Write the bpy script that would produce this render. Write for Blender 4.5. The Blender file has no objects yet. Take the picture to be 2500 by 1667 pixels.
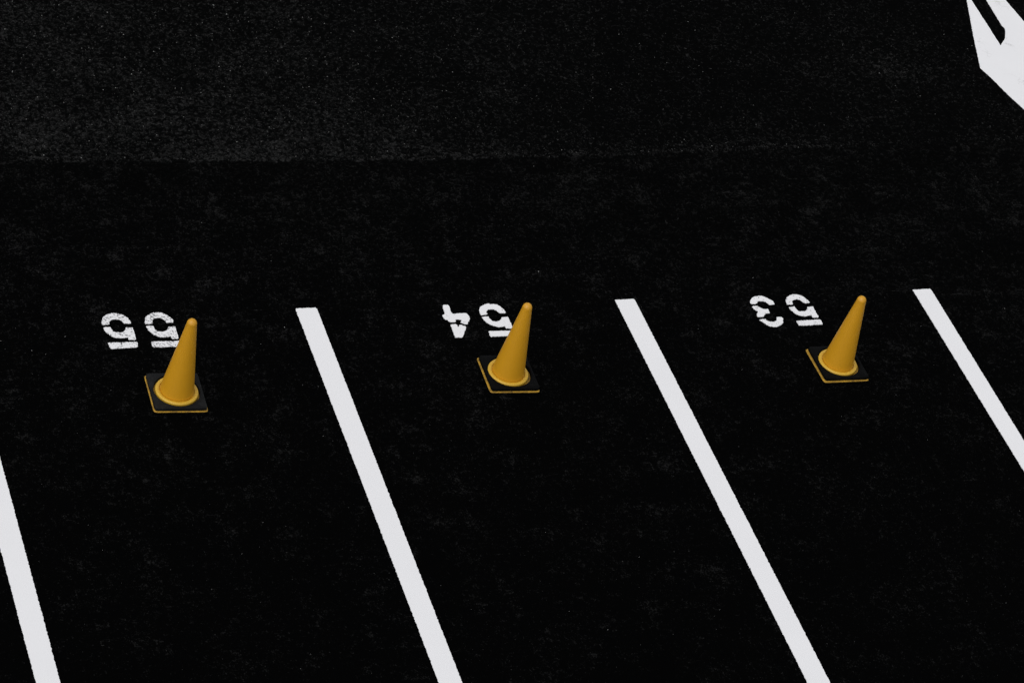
import bpy, bmesh, math, random
from mathutils import Vector, Matrix, noise
from mathutils.geometry import tessellate_polygon

SC = bpy.context.scene
COL = SC.collection

# ------------------------------------------------------------------ camera
cam_d = bpy.data.cameras.new("camera")
cam = bpy.data.objects.new("camera", cam_d)
COL.objects.link(cam)
ROT = Matrix(((0.9235687330, 0.0332117648, -0.3819918507),
              (-0.3101932884, 0.6503300155, -0.6934342037),
              (0.2253905925, 0.7589254573, 0.6109265350)))
cam.matrix_world = Matrix.Translation((-7.07674, -16.19308, 13.87127)) @ ROT.to_4x4()
cam_d.sensor_width = 36.0
cam_d.lens = 106.276
cam_d.clip_start = 0.5
cam_d.clip_end = 2000.0
SC.camera = cam

# ------------------------------------------------------------------ daylight (overcast)
SUN_EL = math.radians(58)
SUN_AZ = Vector((-0.80, -0.50, 0)).normalized()          # the side the sun stands on
world = bpy.data.worlds.new("World")
SC.world = world
world.use_nodes = True
wn = world.node_tree.nodes
wl = world.node_tree.links
bg = wn["Background"]
sky = wn.new("ShaderNodeTexSky")
sky.sky_type = 'NISHITA'
sky.sun_disc = False
sky.sun_elevation = SUN_EL
sky.sun_rotation = math.atan2(SUN_AZ.x, SUN_AZ.y)
sky.air_density = 1.0
sky.dust_density = 3.0
sky.ozone_density = 1.0
grey = wn.new("ShaderNodeHueSaturation")                   # cloud cover: a grey sky
grey.inputs["Saturation"].default_value = 0.16
wl.new(sky.outputs["Color"], grey.inputs["Color"])
wl.new(grey.outputs["Color"], bg.inputs["Color"])
bg.inputs["Strength"].default_value = 0.144
sun_d = bpy.data.lights.new("sun", 'SUN')
sun_d.energy = 0.5
sun_d.angle = math.radians(60)
sun_d.color = (1.0, 0.965, 0.92)
sun = bpy.data.objects.new("sun", sun_d)
COL.objects.link(sun)
to_sun = Vector((SUN_AZ.x * math.cos(SUN_EL), SUN_AZ.y * math.cos(SUN_EL), math.sin(SUN_EL)))
sun.rotation_euler = to_sun.to_track_quat('Z', 'Y').to_euler()
sun.location = to_sun * 40

SC.view_settings.view_transform = 'Standard'
SC.view_settings.look = 'None'
SC.view_settings.exposure = 0.0
SC.view_settings.gamma = 1.0
SC.view_settings.use_curve_mapping = False
SC.cycles.max_bounces = 6
SC.cycles.use_denoising = True

# ------------------------------------------------------------------ helpers
def tag(o, label=None, category=None, group=None, kind=None):
    for k, v in (("label", label), ("category", category), ("group", group), ("kind", kind)):
        if v:
            o[k] = v
    return o

def link(name, me, mat=None, parent=None):
    o = bpy.data.objects.new(name, me)
    COL.objects.link(o)
    if mat is not None and me is not None:
        me.materials.append(mat)
    o.parent = parent
    return o

def from_bm(name, bm, mat, parent=None, smooth=False):
    bmesh.ops.recalc_face_normals(bm, faces=bm.faces[:])
    me = bpy.data.meshes.new(name)
    bm.to_mesh(me)
    bm.free()
    if smooth:
        for p in me.polygons:
            p.use_smooth = True
    return link(name, me, mat, parent)

def empty(name, loc, rz=0.0):
    o = bpy.data.objects.new(name, None)
    o.empty_display_size = 0.2
    COL.objects.link(o)
    o.location = loc
    o.rotation_euler = (0, 0, rz)
    return o

class Nodes:
    """Small wrapper that keeps the material code short."""
    def __init__(self, name):
        self.m = bpy.data.materials.new(name)
        self.m.use_nodes = True
        self.t = self.m.node_tree
        self.b = self.t.nodes["Principled BSDF"]
        self.geo = self.t.nodes.new("ShaderNodeNewGeometry")
    def set(self, sock, v):
        if hasattr(v, "is_output"):
            self.t.links.new(v, sock)
        else:
            sock.default_value = v
    def add(self, kind):
        return self.t.nodes.new(kind)
    def noise(self, scale, detail=4.0, rough=0.6, off=0.0, dist=0.0, stretch=None):
        n = self.add("ShaderNodeTexNoise")
        mp = self.add("ShaderNodeMapping")
        mp.inputs["Location"].default_value = (off * 3.1, off * 1.7, off)
        if stretch:
            mp.inputs["Scale"].default_value = stretch
        self.t.links.new(self.geo.outputs["Position"], mp.inputs["Vector"])
        self.t.links.new(mp.outputs["Vector"], n.inputs["Vector"])
        n.inputs["Scale"].default_value = scale
        n.inputs["Detail"].default_value = detail
        n.inputs["Roughness"].default_value = rough
        n.inputs["Distortion"].default_value = dist
        return n.outputs["Fac"]
    def ramp(self, v, lo, hi, a=0.0, b=1.0):
        r = self.add("ShaderNodeMapRange")
        self.set(r.inputs["Value"], v)
        for k, x in (("From Min", lo), ("From Max", hi), ("To Min", a), ("To Max", b)):
            self.set(r.inputs[k], x)
        return r.outputs["Result"]
    def math(self, op, a, b=0.0):
        n = self.add("ShaderNodeMath")
        n.operation = op
        self.set(n.inputs[0], a)
        self.set(n.inputs[1], b)
        return n.outputs[0]
    def mix(self, f, a, b):
        n = self.add("ShaderNodeMix")
        n.data_type = 'RGBA'
        self.set(n.inputs["Factor"], f)
        self.set(n.inputs["A"], a)
        self.set(n.inputs["B"], b)
        return n.outputs["Result"]
    def bump(self, h, strength, dist):
        n = self.add("ShaderNodeBump")
        n.inputs["Strength"].default_value = strength
        n.inputs["Distance"].default_value = dist
        self.set(n.inputs["Height"], h)
        self.t.links.new(n.outputs["Normal"], self.b.inputs["Normal"])
    def out(self, color, rough, spec):
        self.set(self.b.inputs["Base Color"], color)
        self.set(self.b.inputs["Roughness"], rough)
        self.set(self.b.inputs["Specular IOR Level"], spec)
        return self.m

def g3(v, warm=0.0):
    return (v * (1 + warm), v, v * (1 - warm), 1)

# ------------------------------------------------------------------ materials
def asphalt(name, off, dark, light, cover, wear_attr, spec):
    n = Nodes(name)
    clump = n.noise(2.6, 4, 0.65, off, 0.2)                # clouding of the binder
    blotch = n.noise(24.0, 3, 0.7, off + 3, 0.0)           # patches of bare stones
    fine = n.noise(75.0, 2, 0.8, off + 7, 0.0)             # single stones
    field = n.math('ADD', n.math('MULTIPLY', blotch, 0.45), n.math('MULTIPLY', fine, 0.55))
    cut = n.math('SUBTRACT', cover, n.math('MULTIPLY', n.math('SUBTRACT', clump, 0.5), 0.16))
    if wear_attr:
        at = n.add("ShaderNodeAttribute")
        at.attribute_name = "wear"
        cut = n.math('SUBTRACT', cut, n.math('MULTIPLY', n.math('SUBTRACT', at.outputs["Fac"], 0.5), 0.16))
    if not wear_attr:                                      # bays hold their seal, the aisle is driven over
        spots = n.ramp(n.noise(5.0, 6, 0.72, off + 13, 0.2), 0.48, 0.72, 0.024, -0.082)
        cut = n.math('ADD', cut, spots)
        sep = n.add("ShaderNodeSeparateXYZ")
        n.t.links.new(n.geo.outputs["Position"], sep.inputs[0])
        cut = n.math('ADD', cut, n.ramp(sep.outputs["Y"], -3.0, 1.2, 0.028, -0.012))
    f = n.ramp(field, cut, n.math('ADD', cut, 0.14))       # 0 sealed, 1 bare stone
    c = n.mix(f, g3(dark, -0.05), g3(light))
    s = n.math('MULTIPLY', n.ramp(fine, 0.70, 0.77), f)
    c = n.mix(s, c, g3(light * 2.6, 0.02))                 # pale stones showing through
    n.bump(n.math('ADD', fine, n.math('MULTIPLY', blotch, 0.6)), 0.35, 0.006)
    return n.out(c, 0.95, spec)

M_LOT = asphalt("sealed_asphalt", 1.0, 0.0010, 0.0135, 0.527, False, 0.008)
M_ROAD = asphalt("worn_asphalt", 21.0, 0.0010, 0.0215, 0.515, True, 0.012)
M_GROUND = asphalt("old_asphalt", 41.0, 0.0011, 0.0180, 0.540, False, 0.012)

def paint(name, off, pin, crack):
    n = Nodes(name)
    cloud = n.noise(2.2, 4, 0.6, off)
    base = n.mix(cloud, (0.795, 0.795, 0.81, 1), (0.845, 0.845, 0.858, 1))
    tex = n.noise(64.0, 3, 0.7, off + 2)
    patch = n.noise(14.0, 2, 0.5, off + 5)
    cut = n.ramp(patch, 0.3, 0.7, pin + 0.05, pin - 0.05)
    hole = n.ramp(tex, n.math('ADD', cut, -0.03), n.math('ADD', cut, 0.03))
    c = n.mix(n.math('MULTIPLY', hole, 0.85), base, (0.03, 0.03, 0.032, 1))
    if crack:
        vo = n.add("ShaderNodeTexVoronoi")
        vo.feature = 'DISTANCE_TO_EDGE'
        vo.inputs["Scale"].default_value = 2.6
        wv = n.add("ShaderNodeVectorMath")
        wv.operation = 'ADD'
        nz = n.add("ShaderNodeTexNoise")
        nz.inputs["Scale"].default_value = 9.0
        n.t.links.new(n.geo.outputs["Position"], nz.inputs["Vector"])
        sc = n.add("ShaderNodeVectorMath")
        sc.operation = 'SCALE'
        sc.inputs["Scale"].default_value = 0.25
        n.t.links.new(nz.outputs["Color"], sc.inputs[0])
        n.t.links.new(n.geo.outputs["Position"], wv.inputs[0])
        n.t.links.new(sc.outputs[0], wv.inputs[1])
        n.t.links.new(wv.outputs[0], vo.inputs["Vector"])
        line = n.ramp(vo.outputs["Distance"], 0.0, 0.014, 1.0, 0.0)
        gate = n.ramp(n.noise(5.0, 3, 0.6, off + 8), 0.5, 0.7)
        c = n.mix(n.math('MULTIPLY', n.math('MULTIPLY', line, gate), crack), c, (0.35, 0.34, 0.33, 1))
    n.bump(tex, 0.12, 0.003)
    return n.out(c, 0.75, 0.15)

M_LINE = paint("line_paint", 3.0, 0.86, 0.0)
M_ARROW = paint("arrow_paint", 8.0, 0.84, 0.55)
M_NUM = {"55": paint("number_paint_pitted", 12.0, 0.58, 0.0),
         "54": paint("number_paint_solid", 17.0, 0.69, 0.0),
         "53": paint("number_paint_worn", 22.0, 0.62, 0.0)}

def chalk_mat():
    n = Nodes("chalk")
    k = n.math('MULTIPLY', n.ramp(n.noise(9.0, 5, 0.7, 5.0), 0.56, 0.72), n.ramp(n.noise(90.0, 2, 0.6, 8.0), 0.35, 0.65))
    return n.out(n.mix(k, g3(0.0016), g3(0.06)), 0.95, 0.01)
M_CHALK = chalk_mat()

def yellow_mat(name, a, b):
    n = Nodes(name)
    t = n.add("ShaderNodeTexCoord")
    tex = n.noise(9.0, 5, 0.6, 2.0, 0.6)
    scuff = n.ramp(n.noise(40.0, 6, 0.7, 4.0, 1.0, (1, 1, 0.35)), 0.56, 0.80)
    c = n.mix(tex, a, b)
    c = n.mix(n.math('MULTIPLY', scuff, 0.22), c, (0.40, 0.23, 0.03, 1))
    n.bump(n.noise(130.0, 2, 0.5, 6.0), 0.06, 0.002)
    return n.out(c, 0.45, 0.58)
M_YEL = yellow_mat("yellow_polyethylene", (0.575, 0.274, 0.0055, 1), (0.615, 0.300, 0.008, 1))
M_COLLAR = yellow_mat("skylit_collar_yellow", (0.575, 0.345, 0.022, 1), (0.615, 0.372, 0.030, 1))  # paler than the body: sky light on its flat top, put into the colour

def foot_mat():
    """The yellow foot scrapes along the ground: grimy and unevenly worn."""
    n = Nodes("scuffed_yellow")
    grime = n.ramp(n.noise(14.0, 6, 0.7, 31.0, 0.4), 0.40, 0.66)
    c = n.mix(n.noise(9.0, 5, 0.6, 2.0, 0.6), (0.40, 0.225, 0.018, 1), (0.48, 0.27, 0.022, 1))
    c = n.mix(n.math('MULTIPLY', grime, 0.75), c, (0.075, 0.045, 0.012, 1))
    n.bump(n.noise(130.0, 2, 0.5, 6.0), 0.1, 0.002)
    return n.out(c, 0.6, 0.4)
M_FOOT = foot_mat()

def rubber_mat(name, lo, hi, dusty, spec):
    n = Nodes(name)
    tex = n.noise(22.0, 5, 0.65, 3.0)
    dust = n.ramp(n.noise(9.0, 5, 0.65, 14.0, 0.5), 0.50, 0.72)
    c = n.mix(tex, (lo, lo * 1.03, lo * 1.08, 1), (hi, hi * 1.03, hi * 1.08, 1))
    c = n.mix(n.math('MULTIPLY', dust, 0.6), c, g3(dusty))
    n.bump(n.noise(160.0, 2, 0.5, 6.0), 0.15, 0.002)
    return n.out(c, 0.60, spec)
M_RUB = rubber_mat("black_rubber", 0.0018, 0.0038, 0.0085, 0.035)
M_RUB_WORN = rubber_mat("worn_rubber", 0.018, 0.030, 0.045, 0.2)
M_RUB_DUSTY = rubber_mat("dusty_black_rubber", 0.0045, 0.0078, 0.022, 0.11)

def stone_mat(name, v):
    n = Nodes(name)
    return n.out(n.mix(n.noise(70.0, 1, 0.5, 1.0), g3(v * 0.35), g3(v, 0.015)), 0.7, 0.3)
M_GRIT = stone_mat("pale_stone", 0.42)
M_DULL = stone_mat("dull_stone", 0.07)

# ------------------------------------------------------------------ ground
SEAM = [(-60, 2.3), (-12, 2.05), (-4, 1.90), (-1.85, 1.831), (-0.24, 1.803), (1.114, 1.796), (2.896, 1.799),
        (4.424, 1.870), (7.272, 1.958), (12, 2.10), (60, 3.2)]
def seam_y(x):
    for (a, b), (c, d) in zip(SEAM, SEAM[1:]):
        if x <= c:
            t = (x - a) / (c - a)
            return b + (d - b) * t
    return SEAM[-1][1]
def n1(x, s=0.0):
    return noise.noise(Vector((x, s, 0.37)))
def seam_edge(x):
    return seam_y(x) + 0.020 * n1(x * 4) + 0.024 * n1(x * 17, 5) + 0.026 * n1(x * 47, 9)

ROAD_Z = -0.008
def flat(name, verts, faces, mat, kind='structure'):
    me = bpy.data.meshes.new(name)
    me.from_pydata(verts, [], faces)
    me.update()
    return tag(link(name, me, mat), kind=kind)

R = 900.0
flat("ground", [(-R, -R, -0.05), (R, -R, -0.05), (R, R, -0.05), (-R, R, -0.05)], [(0, 1, 2, 3)], M_GROUND)

# the lot: the newer black layer, its ragged edge lying on the road
xs = [-60, -40, -25, -15]
x = -9.0
while x < 15:
    xs.append(x)
    x += 0.012
xs += [15, 25, 40, 60]
v, f = [], []
for x in xs:
    y = seam_edge(x)
    v += [(x, -60.0, 0.0), (x, y, 0.0), (x, y + 0.004, -0.02)]
for i in range(len(xs) - 1):
    a, b = 3 * i, 3 * i + 3
    f += [(a, b, b + 1, a + 1), (a + 1, b + 1, b + 2, a + 2)]
flat("parking_lot", v, f, M_LOT)

# the road: the older, worn layer beyond the joint; "wear" is how bare its stones are
xr = [-60, -40, -25, -15] + [-9 + 0.12 * i for i in range(201)] + [25, 40, 60]
ds = [-0.3, 0, 0.03, 0.06, 0.09, 0.12, 0.16, 0.2, 0.26, 0.34, 0.45, 0.6, 0.8, 1.0, 1.25, 1.5, 1.75, 2, 2.5, 3, 3.5, 4, 5, 6, 8, 12, 20, 40, 60]
v, f, wear = [], [], []
for x in xr:
    for d in ds:
        y = seam_y(x) + d
        v.append((x, y, ROAD_Z))
        side = 1.0 / (1.0 + math.exp((x - 1.9 + 0.5 * n1(y * 0.7, 3)) / 0.95))
        ridge = math.exp(-(max(d, 0) / 0.13) ** 2) * (0.62 + 0.3 * n1(x * 1.3, 12)) * (1.0 if x < 5 else max(0.35, 1 - (x - 5) / 3))
        wide = 0.16 * math.exp(-((d - 0.35) / 0.5) ** 2)
        spot = 0.30 * math.exp(-((x - 6.4) ** 2 + (y - 3.0) ** 2) / 0.35)
        wear.append(-0.35 / (1 + math.exp(max(-40, min(40, (x + 1.75) / 0.05)))) * math.exp(-(d / 0.22) ** 2) + 0.25 + 0.31 * side + ridge * (0.50 - 0.36 * side) + 0.8 * wide * side + spot + 0.10 * n1(x * 0.9, y * 0.9))
k = len(ds)
for i in range(len(xr) - 1):
    for j in range(k - 1):
        a = i * k + j
        f.append((a, a + k, a + k + 1, a + 1))
road = flat("road", v, f, M_ROAD)
at = road.data.attributes.new("wear", 'FLOAT', 'POINT')
at.data.foreach_set("value", wear)

# ------------------------------------------------------------------ painted markings
rng = random.Random(7)
def dense(poly, step):
    out = []
    for i, a in enumerate(poly):
        b = poly[(i + 1) % len(poly)]
        L = math.dist(a, b)
        n = max(1, round(L / step))
        for q in range(n):
            t = q / n
            out.append((a[0] + (b[0] - a[0]) * t, a[1] + (b[1] - a[1]) * t))
    return out
def ragged(poly, step, amp, seed):
    """The outline with the small bumps that paint leaves on coarse stones."""
    d = dense(poly, step)
    n = len(d)
    out = []
    for i, p in enumerate(d):
        a, b = d[i - 1], d[(i + 1) % n]
        tx, ty = b[0] - a[0], b[1] - a[1]
        L = math.hypot(tx, ty) or 1
        s = p[0] * 55 + p[1] * 47
        h = amp * (1.1 * noise.noise(Vector((p[0] * 60, p[1] * 60, seed))) + 0.9 * noise.noise(Vector((p[0] * 150, p[1] * 150, seed + 5))))
        out.append((p[0] + ty / L * h, p[1] - tx / L * h))
    return out
def slab_mesh(name, polys, z0, z1):
    verts, faces = [], []
    for poly in polys:
        b = len(verts)
        n = len(poly)
        area = sum(poly[i][0] * poly[(i + 1) % n][1] - poly[(i + 1) % n][0] * poly[i][1] for i in range(n))
        if area < 0:
            poly = poly[::-1]
        verts += [(x, y, z1) for x, y in poly] + [(x, y, z0) for x, y in poly]
        for t in tessellate_polygon([[Vector((x, y, 0)) for x, y in poly]]):
            p, q, r = (poly[k] for k in t)
            up = (q[0] - p[0]) * (r[1] - p[1]) - (q[1] - p[1]) * (r[0] - p[0]) > 0
            faces.append(tuple(b + k for k in (t if up else t[::-1])))
        for i in range(n):
            j = (i + 1) % n
            faces.append((b + i, b + n + i, b + n + j, b + j))
    me = bpy.data.meshes.new(name)
    me.from_pydata(verts, [], faces)
    me.update()
    return me

# each line by its two edges: (x at the end, x at y) pairs measured along it
LINES = [
    ((-2.641, 0.0), (-2.676, -5.0), (-2.474, 0.004), (-2.529, -5.0), "white stall line left of the left cone, cut by the left edge"),
    ((0.009, 0.003), (-0.062, -5.0), (0.174, 0.007), (0.095, -5.0), "white stall line running between the left cone and the middle cone"),
    ((2.605, -0.010), (2.548, -5.0), (2.771, -0.005), (2.714, -5.0), "white stall line running between the middle cone and the right cone"),
    ((5.251, 0.002), (5.196, -5.0), (5.418, 0.008), (5.345, -5.0), "white stall line right of the right cone, running off the right edge"),
]
for i, (a0, a1, b0, b1, label) in enumerate(LINES):
    poly = ragged([a0, (a0[0] * 0.5 + a1[0] * 0.5, -2.5), a1, b1, (b0[0] * 0.5 + b1[0] * 0.5, -2.5), (b0[0] + 0.001, b0[1] - 0.012), (b0[0] - 0.009, b0[1])], 0.009, 0.0036, 11 + i)
    o = link("stall_line", slab_mesh("stall_line", [poly], -0.002, 0.004), M_LINE)
    tag(o, label, "parking line", "white stall lines on the black asphalt")

DIGITS = {
    "55L": [
        [(-1.270,-0.104),(-1.268,-0.092),(-1.269,-0.076),(-1.281,-0.045),(-1.294,-0.026),(-1.307,-0.011),(-1.329,0.004),(-1.349,0.011),(-1.370,0.014),(-1.392,0.013),(-1.416,0.006),(-1.439,-0.007),(-1.459,-0.027),(-1.473,-0.052),(-1.484,-0.080),(-1.484,-0.098),(-1.482,-0.110),(-1.457,-0.110),(-1.431,-0.108),(-1.429,-0.092),(-1.423,-0.076),(-1.409,-0.062),(-1.392,-0.055),(-1.373,-0.052),(-1.355,-0.055),(-1.341,-0.063),(-1.331,-0.075),(-1.325,-0.090),(-1.321,-0.103),(-1.303,-0.102),(-1.289,-0.106)],
        [(-1.485,-0.140),(-1.463,-0.137),(-1.443,-0.140),(-1.430,-0.137),(-1.429,-0.152),(-1.424,-0.171),(-1.416,-0.188),(-1.400,-0.199),(-1.381,-0.199),(-1.367,-0.205),(-1.350,-0.198),(-1.338,-0.185),(-1.327,-0.167),(-1.320,-0.149),(-1.305,-0.149),(-1.290,-0.152),(-1.268,-0.152),(-1.269,-0.188),(-1.271,-0.239),(-1.272,-0.281),(-1.279,-0.287),(-1.326,-0.285),(-1.327,-0.273),(-1.328,-0.257),(-1.349,-0.261),(-1.368,-0.263),(-1.392,-0.262),(-1.415,-0.256),(-1.437,-0.242),(-1.455,-0.225),(-1.468,-0.204),(-1.479,-0.180),(-1.483,-0.159)],
        [(-1.485,-0.313),(-1.479,-0.308),(-1.449,-0.308),(-1.403,-0.308),(-1.357,-0.309),(-1.310,-0.309),(-1.273,-0.313),(-1.272,-0.329),(-1.277,-0.363),(-1.284,-0.368),(-1.331,-0.370),(-1.374,-0.373),(-1.417,-0.373),(-1.473,-0.375),(-1.480,-0.371),(-1.484,-0.350)],
    ],
    "55R": [
        [(-0.954,-0.103),(-0.951,-0.091),(-0.955,-0.074),(-0.961,-0.055),(-0.973,-0.038),(-0.987,-0.021),(-1.005,-0.004),(-1.022,0.004),(-1.050,0.007),(-1.082,0.005),(-1.103,-0.005),(-1.129,-0.024),(-1.148,-0.044),(-1.159,-0.067),(-1.163,-0.086),(-1.165,-0.114),(-1.141,-0.115),(-1.112,-0.113),(-1.107,-0.088),(-1.098,-0.072),(-1.081,-0.058),(-1.060,-0.051),(-1.042,-0.052),(-1.023,-0.064),(-1.011,-0.081),(-1.008,-0.100),(-1.002,-0.107),(-0.958,-0.107)],
        [(-1.164,-0.142),(-1.147,-0.139),(-1.112,-0.141),(-1.111,-0.161),(-1.112,-0.184),(-1.103,-0.189),(-1.087,-0.204),(-1.070,-0.208),(-1.051,-0.208),(-1.030,-0.197),(-1.016,-0.182),(-1.004,-0.157),(-0.979,-0.156),(-0.952,-0.155),(-0.955,-0.199),(-0.957,-0.245),(-0.957,-0.283),(-0.961,-0.289),(-1.005,-0.289),(-1.009,-0.278),(-1.010,-0.259),(-1.033,-0.266),(-1.056,-0.268),(-1.083,-0.265),(-1.109,-0.254),(-1.132,-0.234),(-1.148,-0.210),(-1.158,-0.186),(-1.163,-0.161)],
        [(-1.169,-0.320),(-1.163,-0.314),(-1.120,-0.314),(-1.064,-0.314),(-1.017,-0.316),(-0.970,-0.314),(-0.956,-0.314),(-0.961,-0.370),(-0.968,-0.375),(-1.016,-0.375),(-1.078,-0.376),(-1.168,-0.373),(-1.169,-0.346)],
    ],
    "54L": [
        [(1.173,-0.018),(1.188,-0.006),(1.213,-0.007),(1.222,-0.018),(1.223,-0.040),(1.219,-0.074),(1.214,-0.086),(1.221,-0.096),(1.223,-0.116),(1.245,-0.112),(1.273,-0.108),(1.295,-0.113),(1.314,-0.108),(1.331,-0.113),(1.344,-0.129),(1.346,-0.151),(1.343,-0.175),(1.332,-0.199),(1.317,-0.213),(1.309,-0.230),(1.299,-0.238),(1.280,-0.233),(1.257,-0.213),(1.268,-0.198),(1.272,-0.184),(1.257,-0.179),(1.228,-0.180),(1.221,-0.191),(1.221,-0.203),(1.207,-0.208),(1.171,-0.206),(1.165,-0.193),(1.163,-0.181),(1.148,-0.176),(1.138,-0.161),(1.135,-0.143),(1.138,-0.126),(1.156,-0.113),(1.165,-0.106),(1.165,-0.096),(1.167,-0.062),(1.168,-0.037)],
        [(1.167,-0.237),(1.182,-0.234),(1.209,-0.233),(1.218,-0.242),(1.219,-0.262),(1.221,-0.268),(1.235,-0.248),(1.244,-0.242),(1.256,-0.246),(1.263,-0.256),(1.278,-0.260),(1.282,-0.274),(1.273,-0.286),(1.259,-0.314),(1.243,-0.343),(1.223,-0.375),(1.212,-0.387),(1.188,-0.383),(1.163,-0.384),(1.159,-0.370),(1.162,-0.334),(1.164,-0.290),(1.166,-0.259)],
    ],
    "54R": [
        [(1.653,-0.118),(1.654,-0.101),(1.652,-0.081),(1.642,-0.066),(1.632,-0.043),(1.615,-0.023),(1.590,-0.016),(1.561,-0.018),(1.551,-0.009),(1.529,-0.011),(1.502,-0.023),(1.476,-0.039),(1.459,-0.060),(1.450,-0.084),(1.446,-0.109),(1.447,-0.133),(1.453,-0.139),(1.497,-0.131),(1.504,-0.124),(1.500,-0.111),(1.507,-0.094),(1.524,-0.079),(1.547,-0.072),(1.570,-0.075),(1.586,-0.088),(1.597,-0.108),(1.601,-0.122),(1.647,-0.123)],
        [(1.446,-0.163),(1.468,-0.156),(1.500,-0.158),(1.501,-0.180),(1.506,-0.197),(1.518,-0.213),(1.536,-0.219),(1.557,-0.218),(1.577,-0.208),(1.593,-0.192),(1.604,-0.170),(1.628,-0.169),(1.654,-0.169),(1.654,-0.187),(1.655,-0.222),(1.655,-0.261),(1.654,-0.290),(1.647,-0.302),(1.601,-0.300),(1.597,-0.287),(1.600,-0.273),(1.570,-0.281),(1.540,-0.281),(1.510,-0.268),(1.482,-0.248),(1.463,-0.222),(1.452,-0.195),(1.447,-0.175)],
        [(1.446,-0.331),(1.457,-0.325),(1.497,-0.326),(1.548,-0.326),(1.616,-0.328),(1.651,-0.330),(1.649,-0.377),(1.643,-0.389),(1.579,-0.388),(1.511,-0.387),(1.446,-0.389),(1.441,-0.379),(1.444,-0.353)],
    ],
    "53L": [
        [(3.948,-0.121),(3.947,-0.100),(3.944,-0.082),(3.932,-0.066),(3.915,-0.045),(3.893,-0.026),(3.878,-0.017),(3.853,-0.014),(3.822,-0.018),(3.791,-0.030),(3.768,-0.051),(3.753,-0.071),(3.743,-0.089),(3.746,-0.102),(3.759,-0.110),(3.782,-0.107),(3.798,-0.102),(3.807,-0.087),(3.832,-0.076),(3.858,-0.076),(3.876,-0.084),(3.886,-0.098),(3.893,-0.116),(3.896,-0.125),(3.937,-0.124)],
        [(3.737,-0.140),(3.756,-0.135),(3.787,-0.134),(3.795,-0.147),(3.808,-0.161),(3.824,-0.174),(3.865,-0.175),(3.864,-0.194),(3.862,-0.225),(3.847,-0.226),(3.822,-0.233),(3.805,-0.247),(3.792,-0.266),(3.778,-0.269),(3.740,-0.267),(3.741,-0.242),(3.747,-0.229),(3.761,-0.212),(3.769,-0.202),(3.754,-0.184),(3.744,-0.160)],
        [(3.740,-0.301),(3.759,-0.297),(3.793,-0.295),(3.797,-0.313),(3.810,-0.324),(3.837,-0.330),(3.859,-0.331),(3.878,-0.319),(3.888,-0.305),(3.897,-0.280),(3.911,-0.275),(3.944,-0.276),(3.947,-0.292),(3.942,-0.317),(3.930,-0.342),(3.914,-0.361),(3.886,-0.380),(3.856,-0.390),(3.827,-0.390),(3.801,-0.381),(3.780,-0.363),(3.761,-0.336),(3.747,-0.318)],
    ],
    "53R": [
        [(4.264,-0.112),(4.259,-0.094),(4.252,-0.075),(4.241,-0.049),(4.226,-0.030),(4.208,-0.019),(4.182,-0.011),(4.156,-0.010),(4.127,-0.018),(4.097,-0.035),(4.079,-0.052),(4.065,-0.075),(4.059,-0.098),(4.054,-0.128),(4.067,-0.132),(4.106,-0.128),(4.111,-0.113),(4.112,-0.097),(4.120,-0.087),(4.144,-0.075),(4.169,-0.067),(4.188,-0.076),(4.200,-0.091),(4.209,-0.115),(4.218,-0.119),(4.248,-0.119)],
        [(4.057,-0.158),(4.074,-0.160),(4.110,-0.156),(4.110,-0.182),(4.116,-0.203),(4.127,-0.219),(4.147,-0.217),(4.169,-0.218),(4.191,-0.209),(4.206,-0.192),(4.216,-0.169),(4.243,-0.165),(4.270,-0.164),(4.267,-0.202),(4.265,-0.246),(4.268,-0.287),(4.257,-0.297),(4.213,-0.297),(4.212,-0.282),(4.214,-0.269),(4.185,-0.268),(4.161,-0.279),(4.137,-0.275),(4.105,-0.264),(4.080,-0.242),(4.068,-0.211),(4.056,-0.185)],
        [(4.051,-0.333),(4.085,-0.327),(4.122,-0.327),(4.178,-0.326),(4.228,-0.323),(4.265,-0.322),(4.268,-0.343),(4.266,-0.373),(4.258,-0.382),(4.191,-0.384),(4.134,-0.386),(4.060,-0.386),(4.053,-0.381),(4.054,-0.358)],
    ],
}
def number(text, label, digits):
    pts = [p for _, key in digits for poly in DIGITS[key] for p in poly]
    ox = sum(p[0] for p in pts) / len(pts)
    root = empty("stall_number", (ox, -0.19, 0.0))
    tag(root, label, "parking number", "stencilled stall numbers")
    for word, key in digits:
        polys = [ragged([(x - ox, y + 0.19) for x, y in poly], 0.006, 0.0034, sum(map(ord, key)) * 0.37) for poly in DIGITS[key]]
        o = link("digit", slab_mesh("digit", polys, -0.002, 0.004), M_NUM[text], root)
        o["label"] = "stencilled numeral " + word
    return root
number("55", "white stencilled number 55, upside down, the pitted paint beside the left cone", [("five nearer the cone", "55R"), ("five farther from the cone", "55L")])
number("54", "white stencilled number 54, upside down, its 5 partly behind the middle cone", [("five partly behind the cone", "54R"), ("four", "54L")])
number("53", "white stencilled number 53, upside down, clear of the right cone", [("five", "53R"), ("three", "53L")])

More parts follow.
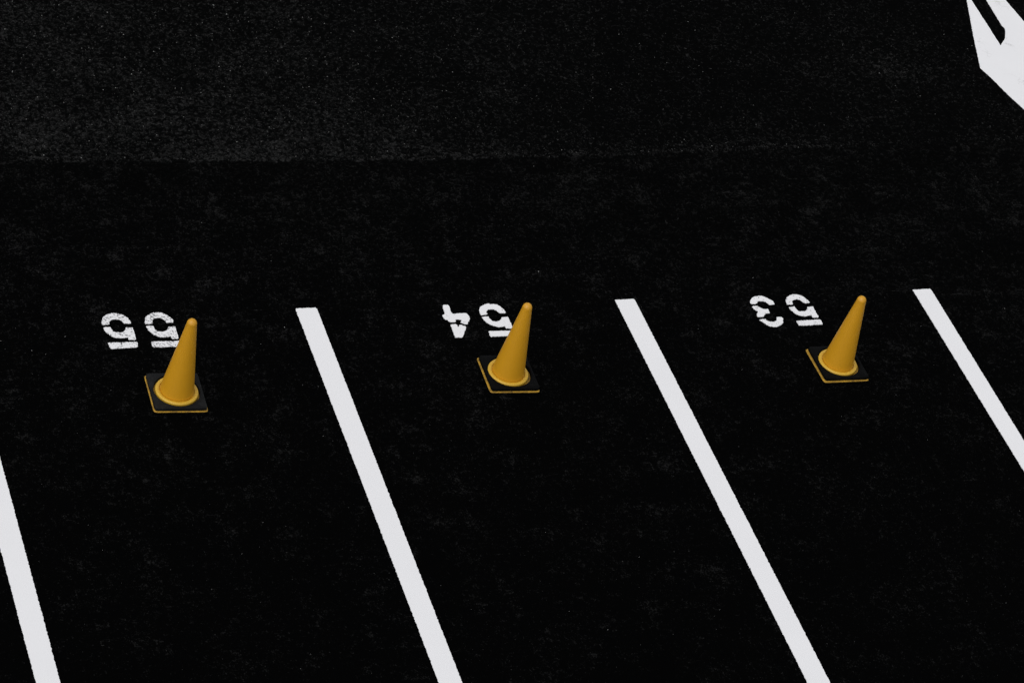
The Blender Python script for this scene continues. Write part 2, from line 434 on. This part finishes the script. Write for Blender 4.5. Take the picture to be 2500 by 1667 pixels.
# the road arrow: pointing towards the stalls, two swept barbs beside a shaft
AX = 8.030
half = [(7.800, 4.330), (7.739, 4.141), (7.535, 3.571), (7.364, 3.062), (7.408, 2.900), (7.455, 2.662), (7.511, 2.438)]
slot = [(7.749, 3.414), (7.850, 3.524), (7.889, 3.599), (7.918, 3.655), (7.926, 3.694), (7.918, 3.730), (7.933, 3.908), (7.952, 4.145)]
TOP = 6.2
left = [(AX - 0.055, TOP)] + slot[::-1] + half
right = [(2 * AX + 0.055 - px + (0.10 if (px, py) in half[:3] or (px, py) in slot[:3] else 0), py) for px, py in left]
outline = left + [(AX + 0.02, 0.55)] + right[::-1]
o = link("road_arrow", slab_mesh("road_arrow", [ragged(outline, 0.012, 0.0034, 31)], ROAD_Z - 0.002, ROAD_Z + 0.004), M_ARROW)
tag(o, "big white painted arrow on the worn asphalt, cut by the top right corner", "road arrow")

# snapped chalk lines the painters followed
def chalk(pts, w, z, label):
    up = [(px, py + w * 0.5) for px, py in pts] if abs(pts[0][0] - pts[-1][0]) > 1 else [(px + w * 0.5, py) for px, py in pts]
    dn = [(2 * px - qx, 2 * py - qy) for (px, py), (qx, qy) in zip(pts, up)]
    poly = ragged(up + dn[::-1], 0.02, 0.0015, 51)
    tag(link("chalk_line", slab_mesh("chalk_line", [poly], z - 0.001, z + 0.0015), M_CHALK), label, "chalk line")
chalk([(-1.19, 0.002), (0.09, 0.003), (2.65, -0.012), (4.15, -0.013), (5.65, 0.006)], 0.008, 0.0,
      "faint broken chalk line level with the far ends of the stall lines")
chalk([(7.372, 3.03), (7.361, 2.76), (7.350, 2.50)], 0.009, ROAD_Z, "short faint chalk trace running off the corner of the big arrow")

# ------------------------------------------------------------------ loose grit
OCT = [(1, 0, 0), (-1, 0, 0), (0, 1, 0), (0, -1, 0), (0, 0, 1)]
OCF = [(0, 2, 4), (2, 1, 4), (1, 3, 4), (3, 0, 4)]
def grit(name, spots, mat, label, z):
    v, f = [], []
    for x, y, s in spots:
        b = len(v)
        c, sn = math.cos(x * 91 + y * 37), math.sin(x * 91 + y * 37)
        ax, ay, az = s * rng.uniform(0.7, 1.3), s * rng.uniform(0.6, 1.1), s * rng.uniform(0.5, 0.9)
        for p, q, r in OCT:
            p, q = p * ax, q * ay
            v.append((x + p * c - q * sn, y + p * sn + q * c, z + r * az - 0.0005))
        f += [(b + i, b + j, b + k) for i, j, k in OCF]
    me = bpy.data.meshes.new(name)
    me.from_pydata(v, [], f)
    me.update()
    return tag(link(name, me, mat), label, "grit", None, "stuff")
rg = random.Random(19)
def wear_at(x, y):
    d = y - seam_y(x)
    side = 1.0 / (1.0 + math.exp((x - 1.9) / 0.95))
    return 0.12 + 0.75 * side + 0.9 * math.exp(-(max(d, 0) / 0.12) ** 2) * (1 if x < 5 else max(0.2, 1 - (x - 5) / 3))
pale, dull, pale2, dull2 = [], [], [], []
for _ in range(30000):
    x, y = rg.uniform(-5, 10), rg.uniform(1.8, 6.5)
    if y < seam_edge(x) + 0.015:
        continue
    if rg.random() < 1.3 * wear_at(x, y) * (0.35 + 1.3 * (0.5 + 0.5 * noise.noise(Vector((x * 2.2, y * 2.2, 4))))):
        (pale if rg.random() < 0.32 else dull).append((x, y, rg.uniform(0.0016, 0.0036) if rg.random() < .85 else rg.uniform(.0036, .0052)))
for _ in range(5200):
    x, y = rg.uniform(-6, 10), rg.uniform(-7, 1.75)
    if noise.noise(Vector((x * 1.6, y * 1.6, 8))) + rg.uniform(-0.5, 0.5) < -0.1:
        continue
    (pale2 if rg.random() < 0.10 else dull2).append((x, y, rg.uniform(0.0015, 0.0034) if rg.random() < .92 else rg.uniform(.0034, .005)))
grit("grit", pale, M_GRIT, "pale stone grit showing in the worn far asphalt", ROAD_Z)
grit("grit", dull, M_DULL, "dull grey grit in the worn far asphalt", ROAD_Z)
grit("grit", pale2, M_GRIT, "few pale grit specks on the black parking asphalt", 0.0)
grit("grit", dull2, M_DULL, "dull grey grit specks on the black parking asphalt", 0.0)

# ------------------------------------------------------------------ traffic cones
def lathe(prof, seg=72):
    bm = bmesh.new()
    rings = []
    for r, z in prof:
        if r < 1e-6:
            rings.append([bm.verts.new((0, 0, z))])
        else:
            rings.append([bm.verts.new((r * math.cos(2 * math.pi * i / seg), r * math.sin(2 * math.pi * i / seg), z)) for i in range(seg)])
    for a, b in zip(rings, rings[1:]):
        for i in range(seg):
            j = (i + 1) % seg
            if len(a) == 1 and len(b) == 1:
                continue
            if len(b) == 1:
                bm.faces.new((a[i], a[j], b[0]))
            elif len(a) == 1:
                bm.faces.new((a[0], b[j], b[i]))
            else:
                bm.faces.new((a[i], a[j], b[j], b[i]))
    return bm
def square(h, rad, n=6):
    pts = []
    for k, (sx, sy) in enumerate(((1, 1), (-1, 1), (-1, -1), (1, -1))):
        for q in range(n + 1):
            a = math.pi / 2 * (k + q / n)
            pts.append((sx * (h - rad) + rad * math.cos(a), sy * (h - rad) + rad * math.sin(a)))
    return pts
def resample(pts, seg):
    """Points of a closed outline at equal angles, so that it can be bridged to a circle."""
    out = []
    n = len(pts)
    for i in range(seg):
        a = 2 * math.pi * i / seg
        dx, dy = math.cos(a), math.sin(a)
        best = None
        for k in range(n):
            p, q = pts[k], pts[(k + 1) % n]
            ex, ey = q[0] - p[0], q[1] - p[1]
            den = dx * ey - dy * ex
            if abs(den) < 1e-12:
                continue
            t = (p[0] * ey - p[1] * ex) / den
            u = (p[0] * dy - p[1] * dx) / den
            if t > 0 and -1e-6 <= u <= 1 + 1e-6:
                best = t if best is None else max(best, t)
        out.append((dx * best, dy * best))
    return out
def plate(layers, hole, seg=96):
    """A square plate with rounded corners and a round hole: layers are (half side, corner radius, z), hole (radius, z) from the top down."""
    bm = bmesh.new()
    rings = []
    for h, rad, z in layers:
        rings.append([bm.verts.new((x, y, z)) for x, y in resample(square(h, rad), seg)])
    for r, z in hole:
        rings.append([bm.verts.new((r * math.cos(2 * math.pi * i / seg), r * math.sin(2 * math.pi * i / seg), z)) for i in range(seg)])
    rings.append(rings[0])
    for a, b in zip(rings, rings[1:]):
        for i in range(seg):
            j = (i + 1) % seg
            bm.faces.new((a[i], a[j], b[j], b[i]))
    return bm
def shade(o, deg=35):
    for p in o.data.polygons:
        p.use_smooth = True
    try:
        o.data.set_sharp_from_angle(angle=math.radians(deg))
    except Exception:
        pass
    return o

H = 0.692
TIP = 0.0365
prof = [(0.1210, 0.030), (0.1206, 0.046), (0.1195, 0.055)]
zt = H - TIP * 0.97
for k in range(1, 25):
    t = k / 24
    prof.append((0.1200 + (TIP * 1.0 - 0.1200) * t, 0.055 + (zt - 0.008 - 0.055) * t))
for k in range(1, 11):
    a = math.pi / 2 * k / 10
    prof.append((TIP * math.cos(a) * 1.0 if k < 10 else 0.0, zt - 0.004 + (H - zt + 0.004) * math.sin(a)))
B = dict()
B["body"] = lathe(prof)
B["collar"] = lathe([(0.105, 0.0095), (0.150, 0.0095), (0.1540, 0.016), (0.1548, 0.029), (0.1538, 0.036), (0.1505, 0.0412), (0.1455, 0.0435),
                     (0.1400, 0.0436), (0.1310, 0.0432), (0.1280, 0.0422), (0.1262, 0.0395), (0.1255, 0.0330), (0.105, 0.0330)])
cone_root = empty("traffic_cone", (0, 0, 0))
def part(name, bm, mat, parent, deg=35):
    return shade(from_bm(name, bm, mat, parent), deg)
part("cone_body", B["body"], M_YEL, cone_root, 60)
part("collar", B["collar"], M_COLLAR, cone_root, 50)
part("foot_plate", plate([(0.1935, 0.019, 0.001), (0.1965, 0.021, 0.003), (0.1972, 0.021, 0.006), (0.1955, 0.020, 0.0088), (0.1920, 0.019, 0.0095)], [(0.140, 0.0095), (0.140, 0.001)]), M_FOOT, cone_root, 50)
wt = part("weight_plate", plate([(0.1850, 0.015, 0.0105), (0.1890, 0.017, 0.0130), (0.1885, 0.017, 0.0310), (0.1872, 0.016, 0.0345), (0.1840, 0.015, 0.0360)],
          [(0.1740, 0.0360), (0.1728, 0.0376), (0.1695, 0.0378), (0.1672, 0.0362), (0.1660, 0.031), (0.1640, 0.0105)]), M_RUB, cone_root, 40)

def copy_tree(o, parent=None):
    c = o.copy()
    COL.objects.link(c)
    c.parent = parent
    for ch in list(o.children):
        copy_tree(ch, c)
    return c
SPOTS = [
    ((-1.1215, -0.8830), -0.0465, (0.0, 0.0, 0.0), (0.001, 0.001), "yellow traffic cone standing beside the pitted number 55"),
    ((1.4370, -0.8280), -0.0458, (0.004, 0.003, 0.008), (-0.007, 0.002), "yellow traffic cone hiding part of the 5 in number 54"),
    ((4.1782, -0.8674), 0.0010, (0.007, 0.004, -0.012), (-0.002, 0.003), "yellow traffic cone standing clear of number 53, nearest the right"),
]
cones = []
trees = [cone_root] + [copy_tree(cone_root) for _ in SPOTS[1:]]
for i, ((cx, cy), th, (wx, wy, wr), (bx, by), label) in enumerate(SPOTS):
    c = trees[i]
    c.location = (cx, cy, 0.0)
    c.rotation_euler = (0, 0, th)
    tag(c, label, "traffic cone", "yellow cones blocking the stalls")
    for ch in c.children:
        if ch.name.startswith("weight_plate"):
            ch.location = (wx, wy, 0)
            ch.rotation_euler = (0, 0, wr)
            if i == 0:
                ch.data = ch.data.copy()
                ch.data.materials[0] = M_RUB_DUSTY
        elif not ch.name.startswith("foot_plate"):
            ch.location = (bx, by, 0)
            if i == 0 and ch.name.startswith("cone_body"):
                ch.rotation_euler = (0, 0.011, 0)
    cones.append(c)

# the moulded mark on the left cone's weight: an arc over three short ribs, its top rubbed paler
bm = bmesh.new()
def rib(x0, y0, x1, y1, w, z0, z1):
    L = math.dist((x0, y0), (x1, y1))
    nx, ny = -(y1 - y0) / L * w / 2, (x1 - x0) / L * w / 2
    q = [(x0 + nx, y0 + ny), (x1 + nx, y1 + ny), (x1 - nx, y1 - ny), (x0 - nx, y0 - ny)]
    lo = [bm.verts.new((x, y, z0)) for x, y in q]
    hi = [bm.verts.new((x, y, z1)) for x, y in q]
    bm.faces.new(hi)
    for k in range(4):
        bm.faces.new((lo[k], lo[(k + 1) % 4], hi[(k + 1) % 4], hi[k]))
MX, MY = 0.146, -0.152
for k in range(6):
    a0, a1 = math.pi * (0.15 + 0.7 * k / 6), math.pi * (0.15 + 0.7 * (k + 1) / 6)
    rib(MX + 0.020 * math.cos(a0), MY + 0.014 * math.sin(a0), MX + 0.020 * math.cos(a1), MY + 0.014 * math.sin(a1), 0.0025, 0.0355, 0.0374)
for k in (-1, 0, 1):
    rib(MX + 0.007 * k, MY - 0.006, MX + 0.007 * k, MY + 0.004, 0.003, 0.0355, 0.0374)
for ch in cones[0].children:
    if ch.name.startswith("weight_plate"):
        from_bm("moulded_mark", bm, M_RUB_WORN, ch)
